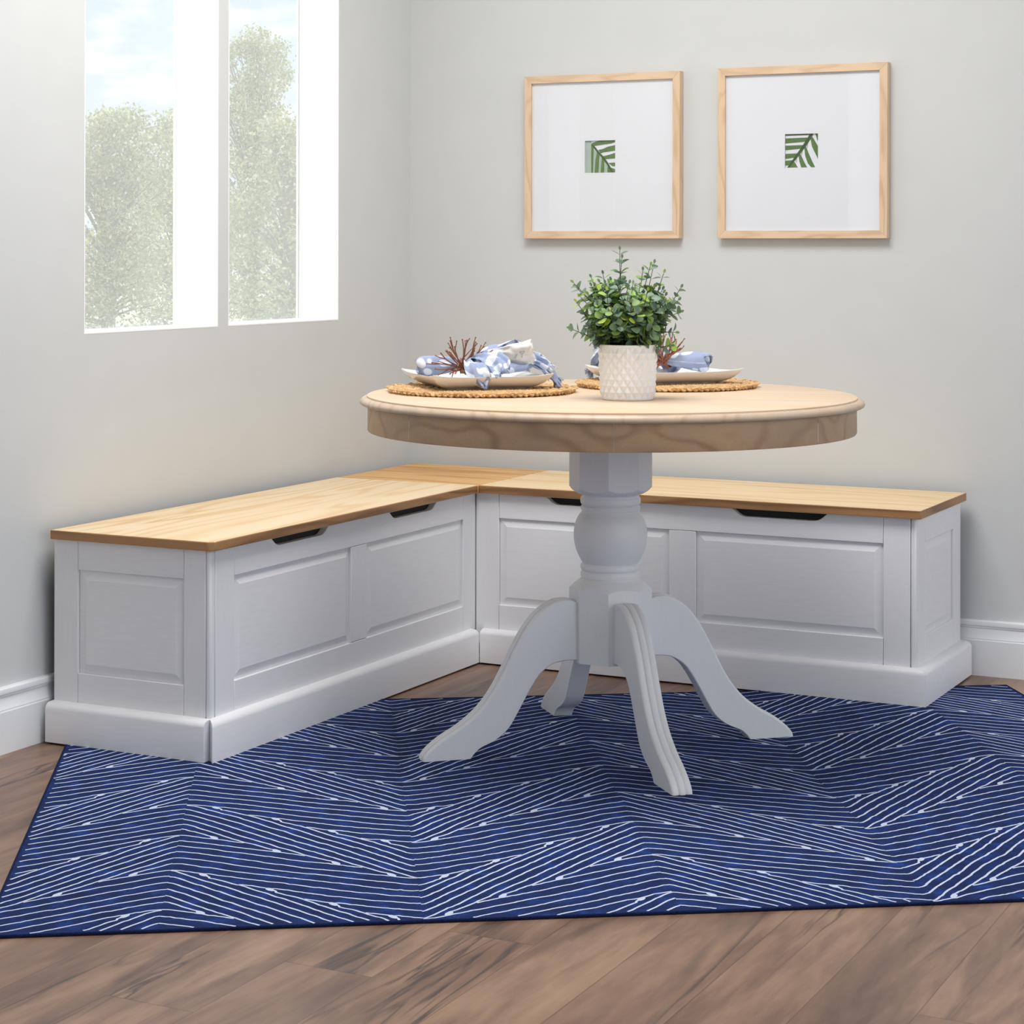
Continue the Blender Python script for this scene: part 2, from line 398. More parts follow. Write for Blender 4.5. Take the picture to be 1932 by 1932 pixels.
def plinth_prof(top=.0895):
    return [(0, ZF), (.023, ZF), (.023, .076), (.0215, .081), (.018, .0852), (.013, .0878), (.006, .0890), (0, .0895)]
def wall_bench(which):
    if which == 'left':
        F = lambda a, d, z: (BF-d, a, z)          # front face, a = y
        A0, A1 = -1.6384, -.4415; s0, s1 = -1.549, -.5078; m0, m1 = -1.0665, -.9965
        E = lambda a, d, z: (a, A0+d, z); e0, e1, p0, p1 = .0345, .4275, .0985, .3725
        root = thing('storage_bench', 'white panelled storage bench with pine seat under the windows', 'bench', (.24, -1.04, ZF), 0, None)
        cuts = [(-1.411, -1.163), (-.894, -.646)]
    else:
        F = lambda a, d, z: (a, -BF+d, z)
        A0, A1 = .4415, 1.5969; s0, s1 = .5080, 1.5172; m0, m1 = .9765, 1.0465
        E = lambda a, d, z: (A1-d, a, z); e0, e1, p0, p1 = -.4275, -.0345, -.3630, -.1025
        root = thing('storage_bench', 'white panelled storage bench with pine seat behind the round table, along the picture wall', 'bench', (1.03, -.24, ZF), 0, None)
        cuts = [(.638, .886), (1.137, 1.385)]
    bz = ZL0-.0003
    # posts
    if which == 'left':
        obj('corner_post', board(F, A0, A0+.0185, .05, bz, 0, .0125), 'bench_whiteV', root, bevel=.005, seg=3)
        obj('stile', board(F, A0+.019, s0-g, .05, bz), 'bench_whiteV', root, bevel=.0012)
        obj('stile', board(F, s1+g, A1, .05, bz), 'bench_whiteV', root, bevel=.0012)
    else:
        obj('corner_post', board(F, A1-.0135, A1, .05, bz, 0, .0125), 'bench_whiteV', root, bevel=.0045, seg=3)
        obj('stile', board(F, s1+g, A1-.0145, .05, bz), 'bench_whiteV', root, bevel=.0012)
        obj('stile', board(F, A0, s0-g, .05, bz), 'bench_whiteV', root, bevel=.0012)
    obj('top_rail', cut_rail(F, s0, s1, zr1, bz-.001, cuts), 'bench_white', root, bevel=.0012)
    obj('bottom_rail', board(F, s0, s1, .05, zr0), 'bench_white', root, bevel=.0012)
    obj('mullion', board(F, m0, m1, zr0+g, zr1-g), 'bench_whiteV', root, bevel=.0012)
    obj('raised_panel', raised_panel(F, s0, m0-g, zr0, zr1), 'bench_white', root, smooth=20)
    obj('raised_panel', raised_panel(F, m1+g, s1, zr0, zr1), 'bench_white', root, smooth=20)
    # end
    obj('stile', board(E, e0, p0-g, .05, bz), 'bench_whiteV', root, bevel=.0012)
    obj('stile', board(E, p1+g, e1, .05, bz), 'bench_whiteV', root, bevel=.0012)
    obj('top_rail', board(E, p0, p1, zr1, bz), 'bench_white', root, bevel=.0012)
    obj('bottom_rail', board(E, p0, p1, .05, zr0), 'bench_white', root, bevel=.0012)
    obj('raised_panel', raised_panel(E, p0, p1, zr0, zr1), 'bench_white', root, smooth=20)
    # plinth, mitred round the free corner
    pr = plinth_prof()
    mb = MB()
    if which == 'left':
        x1, y0 = BF, A0
        f1 = lambda p, q, t: (x1+p, (y0-p-.003) if t == 0 else -.4635, q); mb.prism(pr, f1, 0, 1)
        o = obj('plinth', mb, 'bench_white', root, smooth=40)
        mb = MB(); pr2 = [(p+.006*(p > .001), q) for p, q in pr]
        f2 = lambda p, q, t: ((.034 if t == 0 else x1+.0035), y0-p, q); mb.prism(pr2, f2, 0, 1)
        o = obj('plinth', mb, 'bench_white', root, smooth=40)
    else:
        f1 = lambda p, q, t: (.4645 if t == 0 else A1+p*1.25, -BF-p, q); mb.prism(pr, f1, 0, 1)
        obj('plinth', mb, 'bench_white', root, smooth=40)
        mb = MB(); f2 = lambda p, q, t: (A1+p*1.25, -.034 if t == 1 else -BF-p+.0003, q); mb.prism(pr, f2, 0, 1)
        obj('plinth', mb, 'bench_white', root, smooth=40)
    # near-black box stands in for the shade inside, seen through hand holes
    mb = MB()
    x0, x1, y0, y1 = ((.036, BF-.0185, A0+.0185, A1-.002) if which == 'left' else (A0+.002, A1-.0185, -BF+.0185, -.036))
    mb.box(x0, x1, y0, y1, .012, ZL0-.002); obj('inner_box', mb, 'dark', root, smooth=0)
    # lid
    mb = MB()
    if which == 'left':
        c = .012; pts = [(.0345, -1.6534), (DX-c, -1.6534), (DX, -1.6534+c), (DX, -.4567), (.0345, -.4567)]
        edge = 'lid_y'
    else:
        pts = [(.4567, -DX), (1.6119-.003, -DX), (1.6119, -DX+.003), (1.6119, -.0345), (.4567, -.0345)]
        edge = 'lid_x'
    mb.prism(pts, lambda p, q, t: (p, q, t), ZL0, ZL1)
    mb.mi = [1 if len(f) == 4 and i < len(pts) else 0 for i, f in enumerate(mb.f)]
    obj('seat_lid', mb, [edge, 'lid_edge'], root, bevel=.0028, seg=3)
    return root
bench_left = wall_bench('left'); bench_right = wall_bench('right')
cb = thing('corner_bench', 'honey pine corner seat filling the corner between the two white benches', 'bench', (.24, -.24, ZF))
mb = MB(); mb.box(.0345, .4385, -.4385, -.0345, .05, ZL0-.0005); obj('body', mb, 'bench_white', cb, bevel=.001)
mb = MB(); mb.box(.034, .43, -.43, -.034, ZF, .05); obj('plinth', mb, 'bench_white', cb)
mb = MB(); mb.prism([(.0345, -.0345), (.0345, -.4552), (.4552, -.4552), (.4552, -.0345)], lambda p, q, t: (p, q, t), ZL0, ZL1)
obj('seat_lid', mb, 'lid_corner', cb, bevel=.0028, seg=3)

# ------------------------------------------------------------------ rug
RA = math.radians(33.6); RU = Vector((cos(RA), sin(RA))); RN = Vector((-sin(RA), cos(RA)))
def rug_xy(u, n): p = RU*(u-.84)+RN*(n-2.704); return p.x, p.y
RL, RW = 2.215, 1.643
rz1 = .0042
corners = [(-.032, 0), (RL, 0), (RL, RW), (0, RW)]
# back left corner would run under the baseboard: the rug is tucked in line with the wall there
def clip_poly(pts, xmin):
    out = []
    for i in range(len(pts)):
        a, b = pts[i], pts[(i+1) % len(pts)]
        if a[0] >= xmin: out.append(a)
        if (a[0] >= xmin) != (b[0] >= xmin):
            t = (xmin-a[0])/(b[0]-a[0]); out.append((xmin, a[1]+t*(b[1]-a[1])))
    return out
poly = clip_poly([rug_xy(*c) for c in corners], .022)
rug_root = thing('area_rug', 'navy blue area rug with wavy pale herringbone lines, under the round table', 'rug', (1.1, -1.4, 0))
mb = MB(); mb.prism(poly, lambda p, q, t: (p, q, t), .0003, rz1)
P_U, DCELL, DSP = .832, .104, .0358
ARM = .416; S1 = .51; S2 = S1+2*DSP/DCELL*.995; SB = (S1+S2)/2; PER = 12*DSP
NO = .772
def rnd(x, e=.012): return math.sqrt(x*x+e*e)-e
rr = R(5)
def ribbon(pts, w):
    """pts in (u,n); drop parts outside the rug, add thin raised strips"""
    run = []
    runs = []
    for p in pts:
        ok = .004-.032*(1-p[1]/RW) < p[0] < RL-.0035 and .0035 < p[1] < RW-.0035
        x, y = rug_xy(*p); ok = ok and x > .03
        if ok: run.append((x, y))
        else:
            if len(run) > 2: runs.append(run)
            run = []
    if len(run) > 2: runs.append(run)
    for rn in runs:
        vs = []; m = len(rn)
        for i, (x, y) in enumerate(rn):
            a = Vector(rn[min(i+1, m-1)])-Vector(rn[max(i-1, 0)])
            if a.length < 1e-9: a = Vector((1, 0))
            a.normalize(); nx, ny = -a.y, a.x
            k = w*(1+.22*noise.noise((x*60, y*60, 3)))/2
            vs += [(x+nx*k, y+ny*k, rz1+.0004), (x-nx*k, y-ny*k, rz1+.0004)]
        mb.add(vs, [(2*i, 2*i+1, 2*i+3, 2*i+2) for i in range(m-1)], 1)
def blob(u, n, ru, rn_, tilt):
    if not (.02 < u < RL-.02 and .02 < n < RW-.02): return
    vs = []
    for k in range(10):
        a = 2*PI*k/10; p, q = ru*cos(a), rn_*sin(a)
        x, y = rug_xy(u+p*cos(tilt)-q*sin(tilt), n+p*sin(tilt)+q*cos(tilt))
        if x < .03: return
        vs.append((x, y, rz1+.00045))
    mb.add(vs, [tuple(range(10))], 1)
def emit(kind, arm, nO):
    """arm index: even arms run away from a peak to the right, odd arms are mirrored"""
    k0 = arm//2; up = .234+P_U*k0
    sgn = 1 if arm % 2 == 0 else -1
    half = 0 if sgn == 1 else PER/2
    def T(x, n):
        uu = up+sgn*x
        wv = .007*noise.noise((uu*7, n*9, 1.7))+.0040*noise.noise((uu*26, n*30, 9.))+.0022*noise.noise((uu*95, n*95, 4.))
        sh = .019*math.sin(PI*max(0, min(1, x/ARM)))
        n2 = n-SB*sh+wv+half
        return (up+.037*n2+sgn*(x+sh), n2)
    def xe(x, S):   # rounded folds
        e = .006/S
        return x+e*math.exp(-max(x, 0)/e)-e*math.exp(-max(ARM-x, 0)/e)
    for k in range(-6, 4):
        xk = .052+DCELL*k; nk = nO-SB*xk
        jit = rr.uniform(-.004, .004)
        # shallow line: merge point .. hook .. far merge point
        a, b = max(0, xk-.052), min(ARM, xk+.6825*DCELL/.105)
        if b-a > .01:
            pts = []
            m = max(3, int((b-a)/.007))
            for i in range(m+1):
                x = a+(b-a)*i/m; n = nk-S1*(xe(x, S1)-xk)
                if x > xk: n += .0045*math.exp(-(x-xk)/.03)*(1-math.exp(-(x-xk)/.006))
                xc = xk+.63*DCELL/.105
                if x > xk-.052 and x < xk-.052+.03 and a > 0: n -= .004*math.exp(-(x-xk+.052)/.012)*0
                pts.append(T(x, n))
            ribbon(pts, .0043)
        # steep line: hook .. far hook
        a, b = max(0, xk), min(ARM, xk+6*DCELL)
        if b-a > .005:
            pts = []; m = max(3, int((b-a)/.007)); xend = xk+6*DCELL
            if a == xk:
                for q in range(6): pts.append(T(xk-.001+.0014*q, nk-.0155*math.sin(PI/2*q/6)))
            for i in range(m+1):
                x = a+(b-a)*i/m; n = nk-S2*(xe(x, S2)-xk)
                if x > xk: n -= .0165*math.exp(-(x-xk)/.034)
                if b == xend: n += .013*math.exp(-(xend-x)/.03)
                if a == xk and x < xk+.006: continue
                pts.append(T(x, n))
            if b == xend:
                for q in range(1, 6): pts.append(T(xend+.001*q, nk-S2*(xend-xk)+.013-.0135*(1-math.cos(PI/2*q/5))))
            ribbon(pts, .0043)
            if b == xend and 0 < xend < ARM:
                t = T(xend+.003, nk-S2*(xend-xk)+.004); blob(t[0], t[1], .0115, .0056, -1.0*sgn)
        if 0 < xk < ARM:
            t = T(xk-.003, nk-.004); blob(t[0], t[1], .0115, .0056, -1.0*sgn)
for arm in range(-1, 6):
    for r_ in range(-2, 5): emit('x', arm, NO+PER*r_)
obj('rug_pile', mb, ['rug', 'rug_line'], rug_root, smooth=0)
mb = MB(); bp = [(x, y, .0029) for x, y in poly]
rad = .0027
for i in range(len(poly)):
    a, b = Vector(poly[i]), Vector(poly[(i+1) % len(poly)])
    m = max(2, int((b-a).length/.02))
    mb.tube([(*(a+(b-a)*k/m), .0030) for k in range(m+1)], rad, 8)
obj('rug_binding', mb, 'binding', rug_root, smooth=60)

# ------------------------------------------------------------------ round pedestal table
TX, TY = 1.1312, -1.1528; TZ = .756
tb = thing('pedestal_table', 'round whitewashed pine table on a turned white pedestal with four curved legs', 'table', (TX, TY, ZF))
mb = MB()
mb.lathe([(0, TZ), (.30, TZ), (.5165, TZ), (.5185, TZ-.001), (.5188, TZ-.0042)], 180, TX, TY)
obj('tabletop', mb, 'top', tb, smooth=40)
mb = MB()
mb.lathe([(.516, TZ-.0042), (.5205, TZ-.0042), (.5245, TZ-.0048), (.5290, TZ-.0070), (.5322, TZ-.0105), (.5338, TZ-.0145), (.5330, TZ-.0175), (.5300, TZ-.0195), (.5255, TZ-.0205), (.519, TZ-.0208), (0, TZ-.0208)], 180, TX, TY)
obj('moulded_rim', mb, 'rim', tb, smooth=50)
mb = MB(); YAW = .4681
seg0 = YAW-PI/2-math.radians(2.5); SEG = math.radians(360/7)
for s in range(7):
    a0, a1 = seg0+s*SEG+.0006, seg0+(s+1)*SEG-.0006
    def fn(u, v, a0=a0, a1=a1):
        a = a0+(a1-a0)*u; k = v*4
        r, z = [(.4935, TZ-.021), (.517, TZ-.021), (.5175, .683), (.516, .6805), (.4935, .6805)][int(round(k))]
        return (TX+r*cos(a), TY+r*sin(a), z)
    mb.grid(fn, 26, 5)
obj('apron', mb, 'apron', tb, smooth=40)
# pedestal: turned profile cut by an octagon
PH = .7588
vprof = [(.3, TZ-.021), (.3, .562), (.094, .562), (.0885, .560), (.0795, .5515), (.0705, .5465), (.0625, .5435), (.0605, .5405), (.0615, .5385), (.0640, .535), (.0645, .530), (.0640, .5255), (.0620, .5222), (.0600, .5205), (.0625, .5185), (.0640, .515), (.0632, .5115), (.0605, .5085), (.0625, .505)]
ball = [(.0625, .505), (.0665, .500), (.0725, .4895), (.0765, .476), (.0785, .459), (.0775, .444), (.0740, .428), (.0685, .414), (.0620, .402), (.0585, .3975)]
low = [(.0605, .3965), (.0630, .3945), (.0642, .390), (.0635, .3855), (.0605, .3822), (.0600, .3812), (.0625, .379), (.0640, .3745), (.0635, .3695), (.0612, .3655), (.0625, .3645), (.066, .3625), (.0765, .354), (.0845, .3465), (.0935, .3385), (.3, .338), (.3, .192)]
def smoothprof(p, n):
    return [tuple(q) for q in catmull([(a, b, 0) for a, b in p], n)]
pr = [(a, b) for a, b in vprof[:-1]]+[(q[0], q[1]) for q in smoothprof(ball, 3)]+low
# refine cone portions for crisp arcs where the octagon meets them
def refine(p, step=.0016):
    out = [p[0]]
    for a, b in zip(p, p[1:]):
        d = math.hypot(a[0]-b[0], a[1]-b[1]); n = max(1, min(12, int(d/step))) if max(a[0], b[0]) < .12 else 1
        out += [(a[0]+(b[0]-a[0])*k/n, a[1]+(b[1]-a[1])*k/n) for k in range(1, n+1)]
    return out
pr = refine(pr)
def octr(a, Rc=.0882):
    ap = Rc*cos(PI/8); k = (a-PH+PI/8) % (PI/4)-PI/8
    return ap/cos(k)
mb = MB(); NA = 128
vs = []
for i in range(NA):
    a = PH+PI/8+2*PI*i/NA; o_ = octr(a)
    for r, z in pr: rr_ = min(r, o_); vs.append((TX+rr_*cos(a), TY+rr_*sin(a), z))
k = len(pr)
fs = [(i*k+j, ((i+1) % NA)*k+j, ((i+1) % NA)*k+j+1, i*k+j+1) for i in range(NA) for j in range(k-1)]
fs += [tuple(i*k+k-1 for i in range(NA)), tuple(i*k for i in range(NA))[::-1]]
mb.add(vs, fs)
obj('pedestal', mb, 'table_white', tb, smooth=24)
upc = [(.0795, .320), (.10, .3265), (.13, .3235), (.168, .3005), (.196, .267), (.219, .228), (.243, .181), (.268, .138), (.299, .101), (.338, .071), (.373, .051), (.40, .0315), (.415, .015), (.418, ZF)]
loc_ = [(.0795, .197), (.103, .1975), (.122, .1955), (.137, .191), (.152, .182), (.165, .171), (.18, .15), (.195, .125), (.213, .093), (.233, .062), (.26, .0405), (.291, .027), (.305, .016), (.314, ZF)]
def leg_mesh(ang):
    U = catmull([(*p, 0) for p in upc], 4); Lw = catmull([(*p, 0) for p in loc_], 4)
    m = len(U); hw = .0215; vs = []
    sec = []
    # across the thickness: three rounded reeds on the back of the leg
    K = 25
    for j in range(K):
        t = -1+2*j/(K-1)
        ph = (t+1)/2*3 % 1 if j < K-1 else 1
        h = math.sqrt(max(0, 1-(2*ph-1)**2))
        edge = 1-abs(t)
        sec.append((t*hw, -.0055+.0045*h+ (.0015 if abs(t) < .36 else 0)))
    sec = [(-hw, -.0085)]+sec+[(hw, -.0085)]
    for i in range(m):
        t = (U[min(i+1, m-1)]-U[max(i-1, 0)]).normalized(); nrm = Vector((-t.y, t.x, 0))
        if i == 0: nrm = Vector((0, 1, 0))
        fade = 1.0
        ring = []
        for s, h in sec:
            q = U[i]+nrm*h; ring.append((q.x, s, max(q.y, ZF)))
        c = .002
        dl = (Lw[i]-U[i]).normalized()
        ring += [(Lw[i].x-dl.x*c, hw, Lw[i].y-dl.y*c if i < m-1 else ZF), (Lw[i].x, hw-c, Lw[i].y), (Lw[i].x, -hw+c, Lw[i].y), (Lw[i].x-dl.x*c, -hw, Lw[i].y-dl.y*c if i < m-1 else ZF)]
        for r, s, z in ring:
            vs.append((TX+r*cos(ang)-s*sin(ang), TY+r*sin(ang)+s*cos(ang), z))
    n = len(sec)+4
    fs = [(i*n+j, i*n+(j+1) % n, (i+1)*n+(j+1) % n, (i+1)*n+j) for i in range(m-1) for j in range(n)]
    fs += [tuple(range(n))[::-1], tuple((m-1)*n+j for j in range(n))]
    return MB().add(vs, fs)
for q in range(4): obj('leg', leg_mesh(PH+q*PI/2), 'table_white', tb, smooth=28)

# frame centred on the table: a to the right, b away, turned like the tableware
def tp(a, b, z=0): return Vector((TX+a*cos(YAW)-b*sin(YAW), TY+a*sin(YAW)+b*cos(YAW), z))

# ------------------------------------------------------------------ placemats
def placemat_mesh():
    mb = MB(); rs = R(3)
    RO = .203
    # centre: flat coil; outside: loose braids
    radii = [RO-.010-.0180*k for k in range(11)]
    for ri, r0 in enumerate(radii):
        if r0 < .01: break
        loops = max(5, int(2*PI*r0/.038)); outer = ri < 4
        for s in range(3):
            n = loops*10; pts = []
            for i in range(n+1):
                th = 2*PI*i/n
                ph = th*loops+2*PI*s/3
                wob = .0016*noise.noise((cos(th)*9+ri, sin(th)*9, s*5)) * (1.6 if outer else 1)
                rr2 = r0+.0074*sin(ph)+wob
                z = .0050+.0022*sin(2*ph+.6)+(.0018 if outer else 0)*abs(noise.noise((cos(th)*12, sin(th)*12, s+ri)))
                pts.append((rr2*cos(th), rr2*sin(th), z))
            mb.tube(pts, .0028, 5)
    # a few loose straw loops on the rim
    for q in range(70):
        th = rs.uniform(0, 2*PI); L_ = rs.uniform(.02, .04)/RO; s_ = rs.choice((-1, 1))
        pts = [((RO-.012+.016*sin(PI*t/7)*rs.uniform(.9, 1.05))*cos(th+L_*t/7*s_), (RO-.012+.016*sin(PI*t/7))*sin(th+L_*t/7*s_), .004+.006*sin(PI*t/7)) for t in range(8)]
        mb.tube(pts, .0019, 5)
    mb.lathe([(0, .0012), (RO-.012, .0012), (RO-.012, .004), (0, .004)], 48)
    return mb
MATS = [(-.275, .066), (.141, .256)]
labs = ['round braided straw placemat on the left side of the table', 'round braided straw placemat on the right side, partly behind the white pot']
pm = None
for (a, b), l in zip(MATS, labs):
    if pm is None: pm = obj('placemat', placemat_mesh(), 'straw', local=True, smooth=60); o = pm
    else: o = pm.copy(); col.objects.link(o); o.rotation_euler.z = 1.3
    o.location = tp(a, b, TZ+.0002); tag(o, l, 'placemat', 'braided straw placemats')

# ------------------------------------------------------------------ square plates
def plate_mesh():
    mb = MB()
    def sq(half, z, lift, n=15, curv=.10):
        """square ring with slightly bowed-in sides and lifted corners"""
        out = []
        for s in range(4):
            a = s*PI/2
            for i in range(n):
                t = -1+2*i/n
                x = half*(1-curv*.5*(1-t*t)); y = half*t
                zz = z+lift*(t*t)**2
                # rounding right at the corner
                out.append((x*cos(a)-y*sin(a), x*sin(a)+y*cos(a), zz))
        return out
    rings = [sq(.001, .006, 0), sq(.07, .006, 0), sq(.080, .0065, 0), sq(.092, .011, 0), sq(.108, .0195, .002), sq(.124, .0255, .005), sq(.1315, .0278, .0065), sq(.1335, .0275, .0065), sq(.1330, .0250, .0062), sq(.1275, .0185, .0050), sq(.118, .0115, .0025), sq(.105, .0060, .0005), sq(.094, .0030, 0), sq(.089, .0015, 0), sq(.0875, 0, 0), sq(.082, 0, 0), sq(.081, .002, 0), sq(.001, .002, 0)]
    n = len(rings[0]); vs = [p for r in rings for p in r]
    fs = [(i*n+j, i*n+(j+1) % n, (i+1)*n+(j+1) % n, (i+1)*n+j) for i in range(len(rings)-1) for j in range(n)]
    return mb.add(vs, fs)
PL = [(-.288, .100, math.radians(17)), (.134, .292, math.radians(22.4))]
MZ = TZ+.0092
pl0 = None
for (a, b, rz), l in zip(PL, ['square white porcelain plate with upturned corners on the left placemat', 'square white porcelain plate on the right placemat, behind the potted plant']):
    if pl0 is None: pl0 = obj('square_plate', plate_mesh(), 'porcelain', local=True, smooth=45); o = pl0
    else: o = pl0.copy(); col.objects.link(o)
    o.location = tp(a, b, MZ); o.rotation_euler.z = YAW+rz; tag(o, l, 'plate', 'square white plates')

# ------------------------------------------------------------------ napkins in twig rings (built about the ring centre: +a to the right, b away)
def sheet(mb, center, width, nu=26, nv=17, fold=.006, nf=3, seed=0, cupf=0., mi=0, uvs=1.0, thick=.0012, fringe=0):
    """cloth petal: center = control points, width = (w0..wn) control, across-direction given per point"""
    C_ = catmull([c[:3] for c in center], 6); D_ = catmull([c[3:6] for c in center], 6); Wd = catmull([(w, 0, 0) for w in width], 6)
    m = len(C_)
    P = []
    for i in range(m):
        row = []; t = i/(m-1)
        tg = (C_[min(i+1, m-1)]-C_[max(i-1, 0)]).normalized(); ac = D_[i].normalized(); nr = tg.cross(ac).normalized()
        for j in range(nv):
            v = -1+2*j/(nv-1); w = Wd[i].x
            f = fold*(.35+t)*sin(v*PI*nf+seed+t*2)+.004*noise.noise((t*6+seed, v*3, seed*1.3))*1.4+cupf*v*v*(.3+t)
            p = C_[i]+ac*w*v*(1-.12*abs(sin(v*PI*nf+seed)))+nr*f+tg*(.006*noise.noise((v*3+seed, t*2, 4))*t)
            row.append(p)
        P.append(row)
    vs = [p for r in P for p in r]
    fs = [(i*nv+j, (i+1)*nv+j, (i+1)*nv+j+1, i*nv+j+1) for i in range(m-1) for j in range(nv-1)]
    L_ = sum((C_[i+1]-C_[i]).length for i in range(m-1)); wmx = max(width)
    uv = [(seed*.37+L_*i/(m-1)/.10*uvs, seed*.21+wmx*2*j/(nv-1)/.10*uvs) for i in range(m) for j in range(nv)]
    mb.add(vs, fs, mi, uv)
    if fringe:
        rs = R(seed*7+1)
        for j in range(int(nv*5)):
            jf = rs.uniform(0, nv-1.001); j0 = int(jf); fr = jf-j0
            e_ = P[-1][j0].lerp(P[-1][j0+1], fr); e0 = P[-3][j0].lerp(P[-3][j0+1], fr)
            d = (e_-e0).normalized()+Vector((rs.uniform(-.4, .4), rs.uniform(-.4, .4), rs.uniform(-.5, .25)))
            a = e_-d*.001; b = e_+d*fringe*rs.uniform(.6, 1.1); s = Vector((.00035, .0002, .0003))
            c_ = a.lerp(b, .5)+Vector((rs.uniform(-1, 1), rs.uniform(-1, 1), rs.uniform(-1, 1)))*.0012
            k = len(mb.v); u0 = (seed*.37+L_/.1*uvs, .3)
            mb.add([a-s, a+s, c_-s, c_+s, b-s*.4, b+s*.4], [(0, 1, 3, 2), (2, 3, 5, 4)], mi, [u0]*6)
def napkin_parts(root):
    mb = MB()
    # gathered roll, open left end
    def roll(u, v):
        th = 2*PI*v; t = u
        x = -.100+.104*t
        r = .0225*(1-.50*t**2.2)*(1+.10*sin(th*3+t*5)+.06*sin(th*5-2))*(min(1, .72+3*t))
        zc = -.001+.002*t
        return Vector((x+.004*sin(th*2), r*cos(th)*1.15, zc+r*sin(th)*.92))
    mb.grid(roll, 24, 40, 0, closev=True, uv=lambda u, v: (u*1.1, v*1.4))
    # inner curl at the open end
    def curl(u, v):
        th = 2*PI*v*1.0; r = .016*(1-.45*u)*(1+.1*sin(th*3))
        return Vector((-.096+.03*u, r*cos(th), -.002+r*sin(th)*.9))
    mb.grid(curl, 8, 30, 0, closev=True, uv=lambda u, v: (u*.4+2, v*1.0))
    # upper petal: rises to the crest behind the label
    sheet(mb, [(0, 0, 0, 0, 1, 0), (.03, .005, .022, 0, 1, .2), (.065, .015, .036, .1, 1, .15), (.100, .03, .045, .3, 1, 0), (.128, .045, .040, .4, 1, -.2)], [.010, .024, .036, .042, .046], fold=.0055, nf=2.5, seed=1, fringe=.010)
    # middle petal
    sheet(mb, [(0, -.004, .0, 0, 1, 0), (.028, -.018, .014, .2, 1, .5), (.060, -.026, .026, .2, 1, .7), (.094, -.024, .028, .1, .8, .8)], [.010, .020, .028, .030], fold=.006, nf=2, seed=4, fringe=.008)
    # front petal: folds over the plate rim and hangs
    sheet(mb, [(0, -.004, 0, 0, 1, 0), (.014, -.040, .012, .6, .8, 0), (.022, -.078, .010, 1, .35, 0), (.030, -.103, -.004, 1, .25, 0), (.038, -.109, -.022, 1, .1, .2), (.046, -.108, -.038, 1, 0, .5)], [.008, .018, .024, .030, .026, .010], fold=.0035, nf=2, seed=2, fringe=.008)
    sheet(mb, [(0, -.002, .002, 0, 1, 0), (.03, -.035, .022, .6, .8, .3), (.055, -.060, .022, .9, .4, .3), (.075, -.082, .010, 1, .2, .4), (.085, -.097, -.006, 1, .1, .6)], [.008, .020, .026, .026, .022], fold=.004, nf=2, seed=6, fringe=.008)
    # tail: runs off the right side of the plate down to the placemat
    sheet(mb, [(.04, .02, .0, 0, 1, 0), (.09, .02, .012, 0, 1, 0), (.120, .004, .020, .1, .6, .8), (.146, -.004, .018, .1, .6, .8), (.168, -.010, .008, .3, .6, .7), (.186, -.016, -.006, .3, .7, .5)], [.012, .024, .026, .024, .020, .018], fold=.007, nf=2.5, seed=3, fringe=.014)
    sheet(mb, [(.09, .02, -.004, 0, 1, 0), (.130, .012, .012, 0, 1, 0), (.160, .0, .008, .1, 1, .3), (.184, -.010, -.008, .1, 1, .2), (.202, -.018, -.032, 0, 1, .3)], [.02, .026, .026, .020, .014], fold=.005, nf=2, seed=8, fringe=.014)
    sheet(mb, [(.0, .0, -.006, 0, 1, 0), (.05, -.01, -.002, 0, 1, .2), (.10, -.014, .004, 0, 1, .3), (.14, -.01, .004, 0, 1, .3)], [.014, .040, .044, .036], fold=.008, nf=2.5, seed=12, fringe=.008)
    o = obj('folded_cloth', mb, 'cloth', root, local=True, smooth=80)
    sd = o.modifiers.new('thickness', 'SOLIDIFY'); sd.thickness = .0007; sd.offset = 0
    # white label panel of the cloth
    mb = MB()
    sheet(mb, [(.060, -.040, .022, .0, .3, -1), (.095, -.042, .026, .0, .3, -1), (.130, -.040, .026, .0, .2, -1), (.152, -.036, .030, .15, .1, -1)], [.010, .022, .028, .032], fold=.0022, nf=1, seed=5, cupf=.010)
    lb = obj('white_label', mb, 'tag', root, local=True, smooth=80)
    sd = lb.modifiers.new('thickness', 'SOLIDIFY'); sd.thickness = .0008; sd.offset = 0
    lb['label'] = 'white care label with small outlined letters'
    # small outlined letters, on the side facing the room
    mb = MB()
    def bar(x0, z0, x1, z1, w=.0006):
        dx, dz = x1-x0, z1-z0; L_ = math.hypot(dx, dz); nx, nz = -dz/L_*w/2, dx/L_*w/2
        Y = lambda x, z: -.0535
        vs = [(x0+nx, -.0475, z0+nz), (x0-nx, -.0475, z0-nz), (x1-nx, -.0475, z1-nz), (x1+nx, -.0475, z1+nz)]
        vs += [(x, y+.0008, z) for x, y, z in vs]
        mb.add(vs, [(0, 1, 2, 3), (7, 6, 5, 4), (0, 4, 5, 1), (1, 5, 6, 2), (2, 6, 7, 3), (3, 7, 4, 0)])
    ox, oz = .122, .022
    T_ = [(0, .010), (.009, .0115), (.0092, .0085), (.0058, .008), (.005, -.002), (.003, -.002), (.0036, .0078), (.0002, .0072)]
    for p, q in zip(T_, T_[1:]+T_[:1]): bar(ox+p[0], oz+p[1], ox+q[0], oz+q[1])
    bar(ox-.012, oz-.004, ox-.008, oz+.006); bar(ox-.0095, oz-.005, ox-.0055, oz+.006)
    obj('printed_letters', mb, 'print', lb, local=True, smooth=0)
